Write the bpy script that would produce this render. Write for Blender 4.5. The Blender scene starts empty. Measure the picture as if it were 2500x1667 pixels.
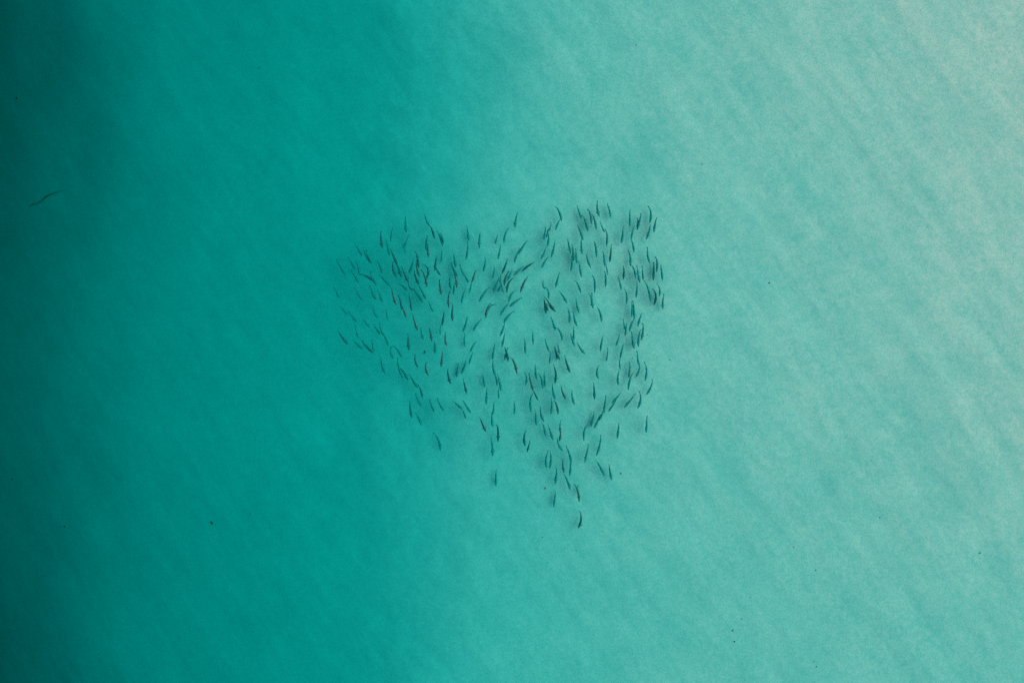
import bpy, math, random
from mathutils import Vector, noise

random.seed(7)
scene = bpy.context.scene
COL = scene.collection

# ------------------------------------------------------------------ camera
# straight down from a drone, 30 m above the water; the frame spans 35 m of the surface
CAM_H = 30.0
SPAN = 35.0
PW, PH = 2500.0, 1667.0
cam_data = bpy.data.cameras.new("camera")
cam_data.sensor_width = 36.0
cam_data.lens = 36.0 * CAM_H / SPAN
cam_data.clip_start = 0.5
cam_data.clip_end = 2000.0
cam = bpy.data.objects.new("camera", cam_data)
cam.location = (0, 0, CAM_H)
COL.objects.link(cam)
scene.camera = cam

# ------------------------------------------------------------------ light
SUN_ELEV = math.radians(52)
SUN_AZ = math.radians(22)          # measured from +x towards +y
world = bpy.data.worlds.new("World")
scene.world = world
world.use_nodes = True
nt = world.node_tree
for n in list(nt.nodes):
    nt.nodes.remove(n)
wo = nt.nodes.new("ShaderNodeOutputWorld")
bg = nt.nodes.new("ShaderNodeBackground")
sky = nt.nodes.new("ShaderNodeTexSky")
sky.sky_type = 'NISHITA'
sky.sun_disc = False
sky.sun_elevation = SUN_ELEV
sky.sun_rotation = math.radians(90) - SUN_AZ
sky.air_density = 1.0
sky.dust_density = 3.0
bg.inputs["Strength"].default_value = 0.15
nt.links.new(sky.outputs[0], bg.inputs[0])
nt.links.new(bg.outputs[0], wo.inputs[0])

sd = bpy.data.lights.new("sun", 'SUN')
sd.energy = 1.1
sd.angle = math.radians(60)
sd.color = (1.0, 0.96, 0.9)
sun = bpy.data.objects.new("sun", sd)
sdir = Vector((math.cos(SUN_ELEV) * math.cos(SUN_AZ), math.cos(SUN_ELEV) * math.sin(SUN_AZ), math.sin(SUN_ELEV)))
sun.rotation_euler = sdir.to_track_quat('Z', 'Y').to_euler()
sun.location = (20, 10, 60)
COL.objects.link(sun)

scene.view_settings.view_transform = 'Standard'
scene.view_settings.look = 'None'
scene.view_settings.exposure = 0.655
scene.view_settings.gamma = 1.0
scene.view_settings.use_curve_mapping = False
scene.cycles.use_denoising = False
scene.cycles.max_bounces = 6
scene.cycles.diffuse_bounces = 2
scene.cycles.volume_bounces = 1
scene.cycles.transparent_max_bounces = 8


# ------------------------------------------------------------------ helpers
def at(px, py, z):
    """a point of the scene at height z that the photograph shows at pixel (px, py)"""
    k = (CAM_H - z) / CAM_H
    return Vector(((px - PW / 2) / PW * SPAN * k, (PH / 2 - py) / PW * SPAN * k, z))


def mesh_obj(name, verts, faces, mats, parent=None, smooth=True, idx=None):
    me = bpy.data.meshes.new(name)
    me.from_pydata(verts, [], faces)
    for m in mats:
        me.materials.append(m)
    if smooth:
        me.polygons.foreach_set("use_smooth", [True] * len(faces))
    if idx:
        me.polygons.foreach_set("material_index", idx)
    me.update()
    o = bpy.data.objects.new(name, me)
    COL.objects.link(o)
    if parent:
        o.parent = parent
    return o


def lerp_table(t, tab):
    if t <= tab[0][0]:
        return tab[0][1]
    for (a, va), (b, vb) in zip(tab, tab[1:]):
        if t <= b:
            f = (t - a) / (b - a)
            return va + (vb - va) * f
    return tab[-1][1]


# ------------------------------------------------------------------ seabed
# metres of water crossed by the light (down slantwise and back up), along three rows of the picture
ROW_TOP = [(-9000, 30), (-2500, 29), (-400, 23.0), (0, 14.8), (100, 12.5), (200, 10.9), (300, 9.9), (400, 9.2), (500, 8.6), (650, 7.6), (820, 6.1), (900, 5.3),
           (980, 4.45), (1080, 3.5), (1200, 2.65), (1320, 2.12), (1500, 1.68), (1800, 1.34), (2100, 1.12), (2300, .98), (2500, .82), (2900, .62), (9000, .5)]
ROW_MID = [(-9000, 30), (-2500, 28), (-400, 20.6), (0, 13.2), (100, 11.6), (200, 10.4), (300, 9.5), (400, 8.8), (500, 8.25), (650, 7.35), (820, 6.1), (950, 4.5),
           (1050, 3.7), (1150, 3.0), (1280, 2.45), (1400, 2.15), (1550, 1.88), (1700, 1.68), (1900, 1.48), (2100, 1.32), (2300, 1.16), (2500, 1.0), (2900, .8), (9000, .5)]
ROW_BOT = [(-9000, 30), (-2500, 29), (-400, 22.5), (0, 14.6), (100, 12.5), (200, 11.0), (300, 10.1), (400, 9.4), (500, 8.75), (650, 7.7), (820, 6.3), (930, 4.9),
           (1020, 4.0), (1130, 3.3), (1300, 2.75), (1450, 2.35), (1650, 2.0), (1850, 1.78), (2100, 1.66), (2300, 1.6), (2500, 1.55), (2900, 1.4), (9000, .9)]


def smooth(tab):
    """the table every 20 px, its corners rounded off"""
    v = [lerp_table(-3000 + 20 * i, tab) for i in range(400)]
    for _ in range(10):
        v = [v[0]] + [(v[i - 1] + v[i] + v[i + 1]) / 3 for i in range(1, 399)] + [v[-1]]
    return v


def row_at(v, px):
    t = min(max((px + 3000) / 20, 0), 398.99)
    i = int(t)
    f = t - i
    p0, p1, p2, p3 = v[max(i - 1, 0)], v[i], v[min(i + 1, 399)], v[min(i + 2, 399)]
    return p1 + .5 * f * (p2 - p0 + f * (2 * p0 - 5 * p1 + 4 * p2 - p3 + f * (3 * (p1 - p2) + p3 - p0)))


ROW_TOP, ROW_MID, ROW_BOT = smooth(ROW_TOP), smooth(ROW_MID), smooth(ROW_BOT)


def sstep(a, b, x):
    t = min(1.0, max(0.0, (x - a) / (b - a)))
    return t * t * (3 - 2 * t)


def seabed_z(x, y):
    px = x / SPAN * PW + PW / 2
    py = PH / 2 - y / SPAN * PW
    # meander of the depth contours
    w = sstep(780, 980, px) * (1 - sstep(1150, 1500, px))
    px += 75 * noise.noise(Vector((x * .12, y * .12, 3.3))) + (22 + 30 * w) * noise.noise(Vector((x * .40, y * .40, 8.1)))
    px += w * (13 * noise.noise(Vector((x * 1.1, y * 1.1, 21.7))) + 5 * noise.noise(Vector((x * 2.7, y * 2.7, 4.9))))
    t, m, b = row_at(ROW_TOP, px), row_at(ROW_MID, px), row_at(ROW_BOT, px)
    if py < PH / 2:
        f = sstep(-100, PH / 2, py)
        L = t + (m - t) * f
    else:
        f = sstep(PH / 2, PH + 50, py)
        L = m + (b - m) * f
    d = .6 * L / 2.38
    # low sand bars shaped to mimic water glare streaks, upper left to lower right
    u = x * .80 + y * .60           # across the bars
    v = -x * .60 + y * .80          # along them
    bars = noise.noise(Vector((u * .75, v * .16, 1.0))) + .6 * noise.noise(Vector((u * 1.7, v * .35, 5.0)))
    fine = noise.noise(Vector((u * 4.2, v * 1.2, 9.0)))
    lump = noise.noise(Vector((x * .9, y * .9, 12.0))) + .5 * noise.noise(Vector((x * 2.6, y * 2.6, 17.0)))
    k = .5 + .5 * sstep(-6, 14, x)
    amp = .62 * min(1.0, d / .3)
    d += amp * (.036 * k * bars + .005 * fine + .004 * lump)
    return -max(d, .06)


def spaced(lo, hi, step, out):
    a = []
    x = lo
    while x < hi:
        a.append(x)
        x += step
    a.append(hi)
    s = step
    left, x = [], lo
    while x > -out:
        s *= 1.35
        x -= s
        left.append(max(x, -out))
    s, right, x = step, [], hi
    while x < out:
        s *= 1.35
        x += s
        right.append(min(x, out))
    return left[::-1] + a + right


XS = spaced(-21.5, 20.5, .105, 240.0)
YS = spaced(-14.5, 14.0, .105, 240.0)
verts = [(x, y, seabed_z(x, y)) for y in YS for x in XS]
nx = len(XS)
faces = [(j * nx + i, j * nx + i + 1, (j + 1) * nx + i + 1, (j + 1) * nx + i) for j in range(len(YS) - 1) for i in range(nx - 1)]

sand = bpy.data.materials.new("sand")
sand.use_nodes = True
nt = sand.node_tree
P = nt.nodes["Principled BSDF"]
P.inputs["Roughness"].default_value = 0.95
P.inputs["Specular IOR Level"].default_value = 0.1
geo = nt.nodes.new("ShaderNodeNewGeometry")


def noise_node(scale, detail, rough, vec=None, stretch=None):
    n = nt.nodes.new("ShaderNodeTexNoise")
    n.inputs["Scale"].default_value = scale
    n.inputs["Detail"].default_value = detail
    n.inputs["Roughness"].default_value = rough
    m = nt.nodes.new("ShaderNodeMapping")
    if stretch:
        m.vector_type = 'TEXTURE'          # turn to the streak's own axes first, then stretch
        m.inputs["Rotation"].default_value = (0, 0, stretch[0])
        m.inputs["Scale"].default_value = (1 / stretch[1], 1 / stretch[2], 1)
    nt.links.new(geo.outputs["Position"], m.inputs[0])
    nt.links.new(m.outputs[0], n.inputs["Vector"])
    return n


def ramp(src, stops):
    r = nt.nodes.new("ShaderNodeValToRGB")
    e = r.color_ramp.elements
    def rgba(v):
        return (*v, 1) if isinstance(v, tuple) else (v, v, v, 1)
    e[0].position, e[0].color = stops[0][0], rgba(stops[0][1])
    e[1].position, e[1].color = stops[-1][0], rgba(stops[-1][1])
    for p, v in stops[1:-1]:
        k = e.new(p)
        k.color = rgba(v)
    nt.links.new(src, r.inputs[0])
    return r.outputs[0]


def mul(a, b):
    m = nt.nodes.new("ShaderNodeMix")
    m.data_type = 'RGBA'
    m.blend_type = 'MULTIPLY'
    m.inputs[0].default_value = 1.0
    nt.links.new(a, m.inputs[6])
    nt.links.new(b, m.inputs[7])
    return m.outputs[2]


patch = ramp(noise_node(4.5, 4.0, .7).outputs[0], [(.36, (.82, .965, .965)), (.5, (1, 1, 1)), (.64, (1.14, 1.04, 1.04))])
base = nt.nodes.new("ShaderNodeRGB")
base.outputs[0].default_value = (0.50, 0.385, 0.30, 1)
grain = ramp(noise_node(16.0, 3.0, .75).outputs[0], [(.36, (.70, .935, .935)), (.5, (1, 1, 1)), (.64, (1.26, 1.06, 1.06))])
mott = ramp(noise_node(.55, 6.0, .62).outputs[0], [(.25, (.78, .95, .95)), (.5, (1, 1, 1)), (.75, (1.2, 1.04, 1.04))])
glare_streak = ramp(noise_node(1.0, 4.0, .6, stretch=(math.radians(35), 1.7, .30)).outputs[0], [(.28, (.80, .945, .95)), (.5, (1, 1, 1)), (.72, (1.12, 1.06, 1.055))])  # sky reflection on water ripples, painted into the sand colour as streaks
fine_glare_streak = ramp(noise_node(1.0, 3.0, .55, stretch=(math.radians(38), 3.4, .9)).outputs[0], [(.30, (.90, .97, .97)), (.5, (1, 1, 1)), (.70, (1.08, 1.03, 1.03))])  # finer ripple reflections, also painted into the sand colour
col = mul(mul(mul(mul(base.outputs[0], grain), mott), glare_streak), fine_glare_streak)
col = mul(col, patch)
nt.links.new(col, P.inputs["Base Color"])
bump = nt.nodes.new("ShaderNodeBump")
bump.inputs["Strength"].default_value = .55
bump.inputs["Distance"].default_value = .012
nt.links.new(noise_node(13.0, 4.0, .7, stretch=(math.radians(35), 1.6, .6)).outputs[0], bump.inputs["Height"])
nt.links.new(bump.outputs[0], P.inputs["Normal"])
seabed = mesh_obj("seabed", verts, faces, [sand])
seabed["kind"] = "structure"

# ------------------------------------------------------------------ water body
# clear sea water: it swallows red within a metre or two, green and blue over tens of metres
wm = bpy.data.materials.new("sea_water")
wm.use_nodes = True
nt = wm.node_tree
for n in list(nt.nodes):
    nt.nodes.remove(n)
out = nt.nodes.new("ShaderNodeOutputMaterial")
ab = nt.nodes.new("ShaderNodeVolumeAbsorption")
ABS = (1.667, .134, .132)
mx = 1.667
ab.inputs["Color"].default_value = (1 - ABS[0] / mx, 1 - ABS[1] / mx, 1 - ABS[2] / mx, 1)
ab.inputs["Density"].default_value = mx
SCATTER = 0.0
if SCATTER:
    sc = nt.nodes.new("ShaderNodeVolumeScatter")
    sc.inputs["Color"].default_value = (.02, .95, .85, 1)
    sc.inputs["Density"].default_value = SCATTER
    sc.inputs["Anisotropy"].default_value = 0.0
    ad = nt.nodes.new("ShaderNodeAddShader")
    nt.links.new(ab.outputs[0], ad.inputs[0])
    nt.links.new(sc.outputs[0], ad.inputs[1])
    nt.links.new(ad.outputs[0], out.inputs["Volume"])
else:
    nt.links.new(ab.outputs[0], out.inputs["Volume"])

WX = spaced(-30, 30, 1.5, 250.0)
n = len(WX)
wv, wf = [], []
for y in WX:
    for x in WX:
        wv.append((x, y, .012 * noise.noise(Vector((x * .5, y * .5, 2.0)))))
wf = [(j * n + i, j * n + i + 1, (j + 1) * n + i + 1, (j + 1) * n + i) for j in range(n - 1) for i in range(n - 1)]
rim = [i for i in range(n)] + [j * n + n - 1 for j in range(1, n)] + [(n - 1) * n + i for i in range(n - 2, -1, -1)] + [j * n for j in range(n - 2, 0, -1)]
b0 = len(wv)
for r in rim:
    wv.append((wv[r][0], wv[r][1], -14.0))
m = len(rim)
for i in range(m):
    wf.append((rim[(i + 1) % m], rim[i], b0 + i, b0 + (i + 1) % m))
wf.append(tuple(b0 + i for i in range(m - 1, -1, -1)))
water = mesh_obj("water", wv, wf, [wm])
water["kind"] = "structure"


# ------------------------------------------------------------------ fish
def skin(name, colour, rough=.5, spec=.4, var=.25):
    m = bpy.data.materials.new(name)
    m.use_nodes = True
    t = m.node_tree
    p = t.nodes["Principled BSDF"]
    p.inputs["Roughness"].default_value = rough
    p.inputs["Specular IOR Level"].default_value = spec
    tc = t.nodes.new("ShaderNodeTexCoord")
    nz = t.nodes.new("ShaderNodeTexNoise")
    nz.inputs["Scale"].default_value = 28
    nz.inputs["Detail"].default_value = 3
    t.links.new(tc.outputs["Object"], nz.inputs["Vector"])
    rp = t.nodes.new("ShaderNodeValToRGB")
    rp.color_ramp.elements[0].position = .3
    rp.color_ramp.elements[0].color = (*[c * (1 - var) for c in colour], 1)
    rp.color_ramp.elements[1].position = .7
    rp.color_ramp.elements[1].color = (*[c * (1 + var) for c in colour], 1)
    t.links.new(nz.outputs[0], rp.inputs[0])
    t.links.new(rp.outputs[0], p.inputs["Base Color"])
    return m


BACK = {'n': skin("blue_green_back", (.003, .155, .128), .7, .1),
        'd': skin("dark_back", (.008, .088, .078), .7, .1),
        'f': skin("haze_paled_back", (.006, .185, .158), .7, .1),  # paler because the water's haze over fainter fish is painted into the skin
        's': skin("dark_back_of_silvery_fish", (.009, .075, .066), .7, .1)}
FLANK = skin("silvery_pink_flank", (.18, .155, .14), .5, .3)
BELLY = skin("pale_belly", (.06, .22, .20), .6, .1)

# body outline along the length: position 0 = snout, 1 = root of the tail; half width, half height (fractions of the length)
PROF = [(0, .006, .008), (.05, .030, .034), (.13, .050, .056), (.25, .062, .074), (.40, .064, .080), (.55, .054, .070),
        (.70, .048, .054), (.84, .038, .038), (.94, .026, .022), (1.0, .022, .03)]
SEG = 10


def make_fish(a, m, b, depth, kind, rnd):
    """a tail, m middle, b snout as photo pixels; the body bends through the three points"""
    A, M_, B = at(*a, -depth), at(*m, -depth), at(*b, -depth)
    mid = (A + B) / 2
    A, B = mid + (A - mid) * 1.06, mid + (B - mid) * 1.04
    c = (A + B) / 2
    C = M_ * 2 - c                   # control point, so the curve passes through M_

    def P_(t):                       # t 0 = snout, 1 = tail end
        return B * (1 - t) ** 2 + C * (2 * t * (1 - t)) + A * t ** 2

    def T_(t):
        return ((C - B) * (1 - t) + (A - C) * t).normalized()
    Lh = (P_(0) - P_(.25)).length + (P_(.25) - P_(.5)).length + (P_(.5) - P_(.75)).length + (P_(.75) - P_(1)).length
    W = max(.40, min(Lh, .56)) * rnd.uniform(.95, 1.12)
    org = P_(.45)
    up = Vector((0, 0, 1))
    V, F, I = [], [], []
    roll = rnd.uniform(-.15, .15)
    if kind == 's':
        roll = -.75
    body_end = .88
    for (s, w, h) in PROF:
        t = s * body_end
        p, tg = P_(t), T_(t)
        side = tg.cross(up).normalized()
        for k in range(SEG):
            an = 2 * math.pi * k / SEG + roll
            V.append(tuple(p + side * (math.cos(an) * w * W * 1.06) + up * (math.sin(an) * h * W) - org))
    nr = len(PROF)
    for r in range(nr - 1):
        for k in range(SEG):
            F.append((r * SEG + k, r * SEG + (k + 1) % SEG, (r + 1) * SEG + (k + 1) % SEG, (r + 1) * SEG + k))
            an = 2 * math.pi * (k + .5) / SEG
            lowside = math.sin(an) < -.45
            if kind == 's' and 1 <= r <= 6 and 0 <= k <= 1:
                I.append(1)
            else:
                I.append(2 if lowside else 0)
    F.append(tuple(range(SEG - 1, -1, -1)))
    I.append(0)
    F.append(tuple((nr - 1) * SEG + k for k in range(SEG)))
    I.append(0)

    def fin(pts, thick):
        """flat blade with real thickness"""
        i0 = len(V)
        n_ = (pts[1] - pts[0]).cross(pts[2] - pts[0])
        n_ = n_.normalized() * thick if n_.length > 1e-9 else up * thick
        for q in pts:
            V.append(tuple(q + n_ - org))
        for q in pts:
            V.append(tuple(q - n_ - org))
        q = len(pts)
        F.append(tuple(i0 + i for i in range(q)))
        F.append(tuple(i0 + q + i for i in range(q - 1, -1, -1)))
        for i in range(q):
            F.append((i0 + (i + 1) % q, i0 + i, i0 + q + i, i0 + q + (i + 1) % q))
        I.extend([0] * (q + 2))
    # forked upright tail fin
    r0, tg = P_(.84), T_(.9)
    end = P_(1.0)
    side = tg.cross(up).normalized()
    lean = side * (rnd.choice((-1, 1)) * rnd.uniform(.015, .05) * W)
    notch = P_(.94)
    fin([r0 + up * .018 * W, end + up * .105 * W + lean, notch, end - up * .105 * W + lean * 1.4, r0 - up * .018 * W], .006)
    # two dorsal fins and an anal fin, standing on the midline
    for t0, hh, sg in ((.34, .085, 1), (.60, .060, 1), (.62, .055, -1)):
        q0, q1, q2 = P_(t0), P_(t0 + .05), P_(t0 + .11)
        b0_ = .066 if t0 < .5 else .046
        fin([q0 + up * sg * b0_ * W, q1 + up * sg * (b0_ + hh * .7) * W, q2 + up * sg * (b0_ - .006) * W], .0018)
    # pectoral fins, spread out on some of the fish
    spread = rnd.choice((.25, .35, .5, .95)) if kind != 's' else .8
    for sg in (-1, 1):
        t0 = .20
        p, tg = P_(t0), T_(t0)
        side = tg.cross(up).normalized() * sg
        root = p + side * .052 * W
        s2 = spread * rnd.uniform(.7, 1.1)
        tip = root + tg * .11 * W + side * (.12 * s2 * W) - up * .02 * W
        fin([root - tg * .01 * W, tip, root + tg * .07 * W + side * .015 * W, root + tg * .04 * W - side * .012 * W], .002)
    o = mesh_obj("fish", V, F, [BACK[kind], FLANK, BELLY], idx=I)
    # the fins stay flat shaded
    o.location = org
    return o


# tile origin x, y in the photograph, then tail, middle, snout of each fish in tile units of 210/1568 px
FISH = {
(800, 480): """160 1150 235 1280 325 1435|490 865 560 960 622 1080 f|665 970 705 1090 805 1215|700 975 750 1110 800 1210|370 1120 440 1215 490 1320 f|505 1180 560 1280 583 1430|
895 1165 955 1270 990 1400 f|965 635 975 790 1000 935 d|1185 570 1160 700 1158 815|1070 790 1100 940 1130 1070|1425 365 1420 510 1435 650|1460 715 1430 830 1370 930 f|1380 870 1400 960 1425 1045 f|
1140 965 1215 1120 1260 1240 d|1225 1150 1290 1300 1345 1470|1190 1190 1190 1310 1250 1470 d|1350 1270 1410 1430 1480 1569 d|1565 1130 1530 1270 1483 1390""",
(1010, 480): """195 305 235 440 290 530|290 530 340 620 380 775 d|425 630 485 745 525 900|490 665 520 740 550 860|255 715 232 850 240 985|262 870 262 980 270 1110 s|510 985 510 1090 503 1190 f|
415 1080 400 1200 385 1355 d|395 1270 430 1345 488 1440 d|35 1000 75 1150 90 1300 d|50 1160 65 1310 110 1460 s|190 1245 255 1320 270 1440 d|265 1300 255 1420 230 1510 d|970 540 990 680 1010 810 f|
985 840 980 1000 950 1150|1220 655 1200 770 1200 945|1535 690 1510 770 1485 860 f|730 1050 745 1150 765 1290|675 1215 730 1330 790 1460|1310 1125 1300 1240 1268 1365|1480 1270 1465 1380 1440 1495 f|
1585 880 1565 1010 1537 1140""",
(1220, 480): """325 295 295 420 278 565|155 580 100 700 78 850|510 810 430 900 345 1055|365 950 310 1070 265 1205|140 1140 100 1270 40 1400 d|225 1330 190 1420 140 1530 f|425 1270 345 1350 265 1430 f|
630 1205 520 1265 405 1362 d|840 560 825 670 805 795|930 470 925 560 875 640|870 600 870 670 845 745 f|880 660 892 770 868 905|1020 185 1085 280 1130 445|1100 415 1060 490 1015 615|1000 810 985 950 937 1110|
845 915 810 1030 750 1135|900 1095 825 1180 763 1308|1235 765 1265 900 1300 1050|1310 1065 1322 1200 1295 1360|1325 880 1340 1010 1352 1170|1393 955 1395 1090 1412 1220|1443 1180 1465 1310 1490 1470|
1405 170 1450 280 1485 415 f|1415 530 1475 650 1520 800|1485 760 1490 900 1503 1045|1510 345 1570 480 1605 635""",
(1430, 480): """220 85 212 220 253 365|388 135 430 240 457 390 f|40 235 90 340 105 500|110 330 165 430 190 600|260 460 305 570 345 650|360 600 393 740 372 900|145 825 185 920 197 1110|465 870 455 1040 437 1195 d|
320 1005 335 1120 350 1270|365 1230 385 1320 405 1430|20 1040 35 1150 95 1300|675 560 675 700 645 845|805 245 805 390 808 550|1015 310 985 430 945 600|935 390 950 470 930 610|885 540 855 640 825 785|
825 790 865 890 877 1020|1140 175 1190 320 1160 485|1170 515 1155 640 1100 780|1295 385 1265 500 1245 655|770 980 815 1110 810 1260 f|820 1240 890 1350 905 1480|680 1265 698 1370 680 1510 d|
1135 930 1130 1060 1172 1220|1270 1100 1303 1210 1290 1370|1243 1205 1240 1350 1230 1525 d|1365 1250 1385 1370 1403 1530|1035 1275 1040 1400 1050 1520|940 1260 958 1420 990 1575""",
(800, 660): """425 20 500 110 560 235|600 65 740 125 850 200 d|775 30 820 150 890 265|955 85 1040 180 1150 295|115 310 165 400 220 505|500 310 555 430 635 535 f|778 280 820 420 885 530|910 360 955 460 995 590|
1165 320 1200 480 1250 630 s|1280 460 1330 570 1345 715 d|1345 640 1390 730 1432 865 s|1480 480 1510 600 1525 740 d|1295 250 1370 290 1455 380|1470 240 1500 320 1568 355 d|235 660 300 740 370 810|
385 760 450 840 530 940 f|505 1010 525 1120 560 1225|640 885 700 960 770 1045|820 660 850 770 930 870 f|1060 710 1080 810 1105 900 f|835 985 900 1080 955 1165|945 970 980 1100 1045 1210|
1000 1160 1060 1240 1105 1380|195 1115 265 1220 365 1345 d|460 1260 530 1340 625 1430|630 1295 720 1400 830 1500 d|803 1260 825 1370 848 1475|1468 1160 1470 1300 1480 1455 d""",
(1010, 660): """5 20 40 140 95 265 d|145 -10 215 150 240 300 s|100 300 160 400 225 530|0 360 80 450 165 590|265 570 310 660 350 760|460 180 485 310 505 445 s|675 95 655 210 685 345|730 50 775 180 780 315 s|
735 225 735 330 722 445|655 380 635 520 645 680 s|835 -109 880 10 935 110|880 0 945 120 1000 225|1130 0 1100 100 1065 210 s|1060 195 1040 300 1015 405|940 350 900 460 872 600|1370 310 1275 430 1195 570|
1560 130 1505 260 1450 390|1600 240 1565 320 1530 390 f|1395 600 1335 720 1318 870 s|1500 620 1395 655 1345 760|715 610 702 780 712 920 d|555 740 540 870 518 1005 d|490 980 485 1080 483 1175 f|
968 850 950 980 890 1120|1240 885 1150 990 1090 1100 f|125 1045 145 1150 175 1265|275 1035 310 1160 330 1290 d|370 1280 390 1390 380 1520|585 1120 575 1260 605 1370 s|930 1140 925 1270 935 1390 f|
1140 1290 1080 1380 1030 1485|-25 780 25 960 75 1090 s""",
(1220, 660): """30 50 12 140 15 245|160 20 110 130 85 270 s|245 150 160 240 130 405 d|35 250 45 330 75 410|30 240 15 290 -10 330|515 120 440 230 380 400 s|295 390 215 430 165 590|405 490 290 570 175 660|
155 610 90 690 5 820|255 740 150 840 75 950|90 960 60 1070 5 1195|800 180 790 260 820 340|825 310 888 390 885 520|1080 50 1055 170 1020 310|1080 380 1155 470 1230 600|1370 190 1435 270 1480 420|
805 490 825 640 845 785 d|850 600 865 680 880 740|835 495 910 610 1020 755 s|865 610 930 680 990 730|1390 510 1410 640 1455 780 f|1235 690 1275 820 1265 960|1350 755 1365 890 1412 1015|925 845 975 960 1015 1100|
1015 1040 1110 1130 1135 1285|1350 1020 1350 1150 1352 1265|1290 1145 1320 1250 1370 1385|1420 1320 1470 1420 1560 1525|95 1140 70 1260 40 1400|605 1120 605 1230 615 1350|455 1250 465 1380 470 1515|
820 1245 860 1370 900 1480|1055 1310 1075 1420 1095 1530 f""",
(1430, 660): """125 100 165 220 160 405|345 20 365 150 358 300|580 110 625 230 648 355|930 200 935 350 915 500|1075 195 1145 360 1190 580|1225 340 1280 480 1237 630 d|1290 250 1350 350 1335 470|
1435 430 1405 570 1410 705|125 415 110 560 142 690|55 410 95 490 120 600|205 680 265 780 288 930|708 350 750 470 737 615|835 560 848 700 835 845|862 560 880 720 888 880|885 885 835 980 800 1110|
1020 780 985 890 948 1015|688 885 700 1000 725 1090|735 970 735 1080 718 1195|1042 970 1045 1110 1008 1275|1000 1085 965 1230 965 1390|840 1120 855 1270 885 1425|615 1180 590 1270 550 1380|
315 1190 290 1320 265 1470""",
(900, 840): """410 50 405 160 465 265|445 20 535 120 605 240|230 265 250 400 305 540|525 260 555 440 635 630|560 430 645 520 718 660|740 545 820 680 890 790|895 750 950 840 980 980 d|845 190 850 310 900 425 d|
1060 330 1040 430 1095 575 s|1345 130 1338 270 1320 415 s|1440 450 1455 590 1497 720 d|855 910 900 1020 968 1130|755 1045 760 1190 788 1335 d|855 1250 915 1350 960 1480|1110 1015 1150 1130 1202 1235|
1250 990 1300 1100 1375 1215""",
(1080, 840): """560 155 520 250 485 375|435 300 400 410 350 535|285 360 275 480 262 600 f|380 630 412 770 442 895 d|190 1030 275 1105 360 1185|360 1185 395 1260 430 1365|375 1025 440 1130 520 1255|
720 540 755 650 770 785 f|810 800 806 940 800 1095|958 -20 935 130 918 275 f|925 310 928 440 975 590|950 520 985 640 995 755|1000 545 1040 680 1072 850|1030 800 1022 890 1035 1000|935 1050 935 1170 915 1280|
905 1230 905 1370 918 1505|1300 1040 1318 1150 1305 1275|1130 60 1175 170 1200 320 d|1205 60 1160 170 1140 290 f|1245 250 1315 350 1360 550 s|690 1345 735 1460 797 1594 s|990 1465 1018 1595 1010 1780 d""",
(1270, 840): """632 40 655 150 725 285 d|650 130 660 200 668 285 f|545 130 550 230 530 355|682 10 700 90 725 190 f|810 210 855 370 908 515 d|600 380 650 540 630 715 d|275 370 280 500 300 630|
330 540 395 650 408 810|435 510 445 640 458 775|88 510 115 630 95 745|155 530 195 700 240 850 s|235 830 270 910 325 1025 d|225 900 185 1050 205 1235|585 720 600 860 638 1010|750 770 775 880 835 1005 s|
950 845 950 960 993 1105|1440 380 1400 500 1430 630|1340 710 1350 850 1355 1005 d|570 980 578 1120 558 1270|620 1030 670 1130 688 1275 d|375 1140 378 1270 440 1415|275 1210 285 1340 295 1475|
1350 1240 1325 1360 1285 1505 f""",
(1430, 840): """405 70 395 200 370 315 f|685 0 655 130 630 250|630 240 618 350 632 460|615 480 585 600 598 745|800 330 803 470 780 610 f|860 535 805 650 778 835|940 130 950 270 970 380|980 360 970 480 908 600|
1075 330 1110 500 1075 670|1215 650 1185 790 1100 925|635 900 560 980 475 1080|560 1010 490 1120 415 1225|900 900 810 1030 695 1155|980 860 1000 1020 945 1160|375 940 350 1090 335 1250|
330 1150 300 1280 240 1390|265 1280 215 1400 155 1525""",
(970, 1010): """660 350 755 490 780 660""",
(1150, 1020): """355 380 390 520 390 695|1003 225 968 370 990 510 d|1080 410 1050 510 1023 625 d|1290 80 1335 190 1360 335|1400 125 1450 260 1492 395|1415 600 1365 750 1385 910|1435 600 1458 750 1432 915|
455 950 455 1080 455 1240 f""",
(1300, 1020): """515 45 500 150 503 260|508 190 510 310 492 425 s|1020 130 950 220 940 415|1235 315 1230 480 1160 690|1025 485 990 640 957 805|460 370 475 480 555 605|605 520 675 660 705 830|
675 760 695 890 672 1050|550 760 555 880 580 990 s|570 1030 640 1150 688 1310|440 910 435 1050 415 1200|1160 780 1235 890 1312 1055|1400 850 1415 980 1445 1130|765 1210 830 1350 848 1525 s|835 1215 820 1290 842 1400 f""",
(1430, 1010): """600 170 595 300 572 445|1112 45 1110 200 1100 335""",
(1260, 1140): """715 430 708 570 683 725 f|1165 800 1183 970 1128 1105 d""",
}
ROWS = [(640, "top"), (750, "upper"), (860, "upper middle"), (960, "middle"), (1060, "lower middle"), (1160, "lower"), (9999, "bottom")]
COLS = [(930, "deep-water fringe"), (1060, "deep-water side"), (1190, "centre towards deep water"), (1340, "centre towards shallow water"), (1500, "shallow-water side"), (9999, "shallow-water fringe")]
ORD = "topmost second third fourth fifth sixth seventh eighth ninth tenth eleventh twelfth thirteenth fourteenth fifteenth sixteenth seventeenth eighteenth nineteenth twentieth twenty-first twenty-second twenty-third twenty-fourth".split()
school = []
rnd = random.Random(11)
K = 210.0 / 1568.0
cells = {}
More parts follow.
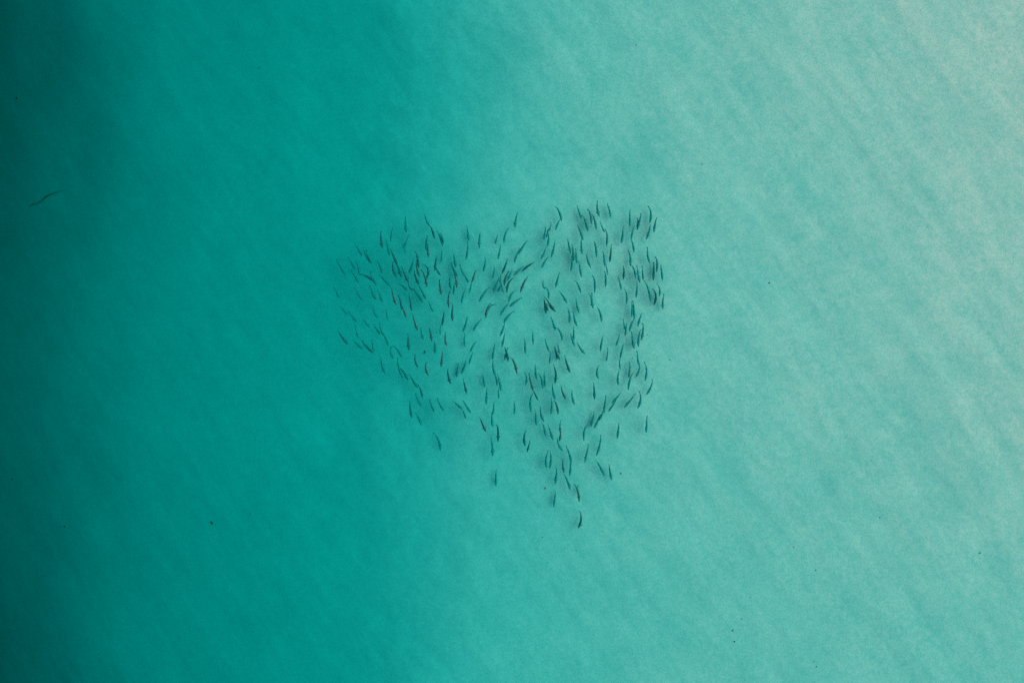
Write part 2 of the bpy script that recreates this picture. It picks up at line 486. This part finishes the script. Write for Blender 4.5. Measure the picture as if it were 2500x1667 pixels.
for (ox, oy), txt in FISH.items():
    for item in txt.replace("\n", "").split("|"):
        w = item.split()
        if not w:
            continue
        v = [float(q) for q in w[:6]]
        kind = w[6] if len(w) > 6 else 'n'
        a, m_, b = [(ox + v[i] * K, oy + v[i + 1] * K) for i in (0, 2, 4)]
        cx, cy = (a[0] + b[0]) / 2, (a[1] + b[1]) / 2
        p = at(cx, cy, -.6)
        floor = -seabed_z(p.x, p.y)
        if kind == 's':
            depth = min(.10, floor * .3) + rnd.uniform(0, .03)
        elif kind == 'd':
            depth = min(.30, floor * .5) + rnd.uniform(0, .04)
        elif kind == 'f':
            depth = floor - rnd.uniform(.16, .22) if floor < .8 else rnd.uniform(.6, .85)
        else:
            depth = rnd.uniform(.34, .50) * floor if floor < .8 else rnd.uniform(.42, .65)
        depth = max(.08, min(depth, floor - .11))
        o = make_fish(a, m_, b, depth, kind, rnd)
        row = next(n_ for lim, n_ in ROWS if cy < lim)
        colm = next(n_ for lim, n_ in COLS if cx < lim)
        # bend: distance of the middle point from the chord
        dx, dy = b[0] - a[0], b[1] - a[1]
        ln = math.hypot(dx, dy)
        off = abs((m_[0] - a[0]) * dy - (m_[1] - a[1]) * dx) / ln / ln
        look = {'n': "slim", 'd': "dark", 'f': "faint", 's': "pink-flanked"}[kind]
        shape = "bent" if off > .075 else ("slanting" if abs(dx) > .45 * abs(dy) else "straight")
        cells.setdefault((row, colm), []).append((cy, cx, o, look, shape))
for (row, colm), L in cells.items():
    L.sort(key=lambda q: (q[0], q[1]))
    for i, (cy, cx, o, look, shape) in enumerate(L):
        where = "only one" if len(L) == 1 else (ORD[i] if i < len(L) - 1 else "lowest")
        o["label"] = f"{look} {shape} fish, {where} in the {row} part of the shoal's {colm}"
        o["category"] = "fish"
        o["group"] = "fish of the shoal swimming down the picture"
print("FISH", sum(len(l) for l in cells.values()), "max cell", max(len(l) for l in cells.values()))

# ------------------------------------------------------------------ scraps on the sand
weed_m = skin("dark_weed", (.050, .115, .090), .9, .1)


def tuft(px, py, size, label, arms, sq=1.0, ang=0.0):
    p = at(px, py, -1)
    z = seabed_z(p.x, p.y)
    for _ in range(3):
        p = at(px, py, z)
        z = seabed_z(p.x, p.y)
    V, F = [], []
    size *= .85
    # lumpy core
    i0 = 0
    for r in range(5):
        th = math.pi * r / 4
        for k in range(8):
            ph = 2 * math.pi * k / 8
            d = size * (.55 + .3 * rnd.random())
            q = Vector((math.sin(th) * math.cos(ph) * d, math.sin(th) * math.sin(ph) * d * sq, math.cos(th) * d * .5 + size * .3))
            V.append(tuple(q))
    for r in range(4):
        for k in range(8):
            F.append((r * 8 + k, (r + 1) * 8 + k, (r + 1) * 8 + (k + 1) % 8, r * 8 + (k + 1) % 8))
    # blades lying out over the sand
    for k in range(arms):
        a_ = 2 * math.pi * k / arms + rnd.uniform(-.3, .3)
        d = Vector((math.cos(a_), math.sin(a_) * sq, 0))
        s_ = Vector((-d.y, d.x, 0)) * size * .16
        l_ = size * rnd.uniform(1.1, 1.9)
        j = len(V)
        for q in (d * size * .3 + s_, d * size * .3 - s_, d * l_ + Vector((0, 0, .01)), d * size * .5 + Vector((0, 0, size * .5))):
            V.append(tuple(q + Vector((0, 0, .012))))
        F += [(j, j + 1, j + 3), (j + 1, j + 2, j + 3), (j + 2, j, j + 3), (j, j + 2, j + 1)]
    o = mesh_obj("weed_tuft", V, F, [weed_m])
    o.location = p
    o.rotation_euler.z = ang
    o["label"] = label
    o["category"] = "seaweed"
    return o


def g(o):
    o["group"] = "scraps of weed scattered on the sand"


for px, py, s, lab in [
    (517.5, 1275.5, .075, "dark star-shaped tuft of weed alone on the deep green bottom"),
    (1515.7, 1155.3, .040, "small dark weed scrap on pale sand beside the shoal's lower tip"),
    (1331, 1191, .040, "tiny dark weed scrap below the paired fish near the shoal's tip"),
    (1037, 859, .055, "dark blurred weed scrap among the fish on the shoal's deep-water side"),
    (1580.7, 816.7, .022, "tiny speck of weed just beyond the shoal's shallow-water fringe"),
    (1878, 691, .036, "small dark weed scrap alone on pale sand level with the shoal"),
    (1325, 1311, .022, "faint speck of weed on the sand under the lowest fish"),
    (1407, 1342, .020, "minute speck of weed below and beyond the shoal's lowest fish"),
    (1544, 874, .022, "minute speck of weed between fish at the shoal's shallow-water edge"),
    (1636, 878, .024, "speck of weed clear of the shoal halfway down its shallow side"),
    (1789, 1538, .036, "largest weed scrap of the loose cluster low on the pale sand"),
    (1793.5, 1565, .034, "lowest weed scrap of the loose cluster low on the pale sand"),
    (1987, 1614, .024, "upper of two paired weed specks near the bottom edge"),
    (1994, 1626, .030, "lower of two paired weed specks near the bottom edge"),
    (1992, 1391, .028, "lone weed speck on pale sand above the paired specks"),
    (1938, 1335, .026, "lone weed speck highest on the lower pale sand"),
    (1811, 1510, .022, "topmost weed speck of the loose cluster low on the sand"),
    (1832, 1457, .022, "weed speck just above the loose cluster on the lower sand"),
    (2392, 1349, .030, "weed speck far out on the pale sand near the picture's edge"),
    (2148, 1262, .026, "weed speck midway across the empty lower pale sand"),
    (1714, 401, .028, "weed speck on the pale sand above the shoal"),
    (1554, 110, .026, "topmost weed speck near the upper edge on pale sand"),
    (633, 166, .028, "faint weed speck on the deep green bottom near the top"),
    (41, 240, .050, "blurred weed clump in the darkest deep water near the top corner"),
    (158, 1285, .040, "faint weed speck in dark deep water low in the picture"),
    (30, 1169, .040, "faint weed clump at the dark edge of the deep water"),
    (612, 1253, .022, "tiny faint weed speck beside the star-shaped tuft"),
]:
    g(tuft(px, py, s, lab, 7, .8, rnd.uniform(0, 6)))

# a long frayed strand of weed lying in the deep water
pts = [(70, 505), (78, 499), (88, 497), (96, 494), (103, 488), (109, 482), (118, 476), (128, 472), (140, 468), (154, 464)]
wd = [.010, .028, .016, .024, .050, .065, .034, .018, .012, .007]
V, F = [], []
org = None
for i, (px, py) in enumerate(pts):
    p = at(px, py, -3.0)
    for _ in range(8):
        p = at(px, py, seabed_z(p.x, p.y) + .05)
    org = org or p.copy()
    for k in range(6):
        an = math.pi * 2 * k / 6
        w_ = wd[i] * rnd.uniform(.7, 1.3)
        V.append(tuple(p - org + Vector((math.cos(an) * w_ * .5, math.cos(an) * w_ * .8, math.sin(an) * w_ * .5))))
for i in range(len(pts) - 1):
    for k in range(6):
        F.append((i * 6 + k, i * 6 + (k + 1) % 6, (i + 1) * 6 + (k + 1) % 6, (i + 1) * 6 + k))
st = mesh_obj("seaweed_strand", V, F, [skin("deep_green_weed", (.08, .24, .19), .9, .05)])
st.location = org
st["label"] = "thin faint strand of seaweed lying in the dark deep water"
st["category"] = "seaweed"
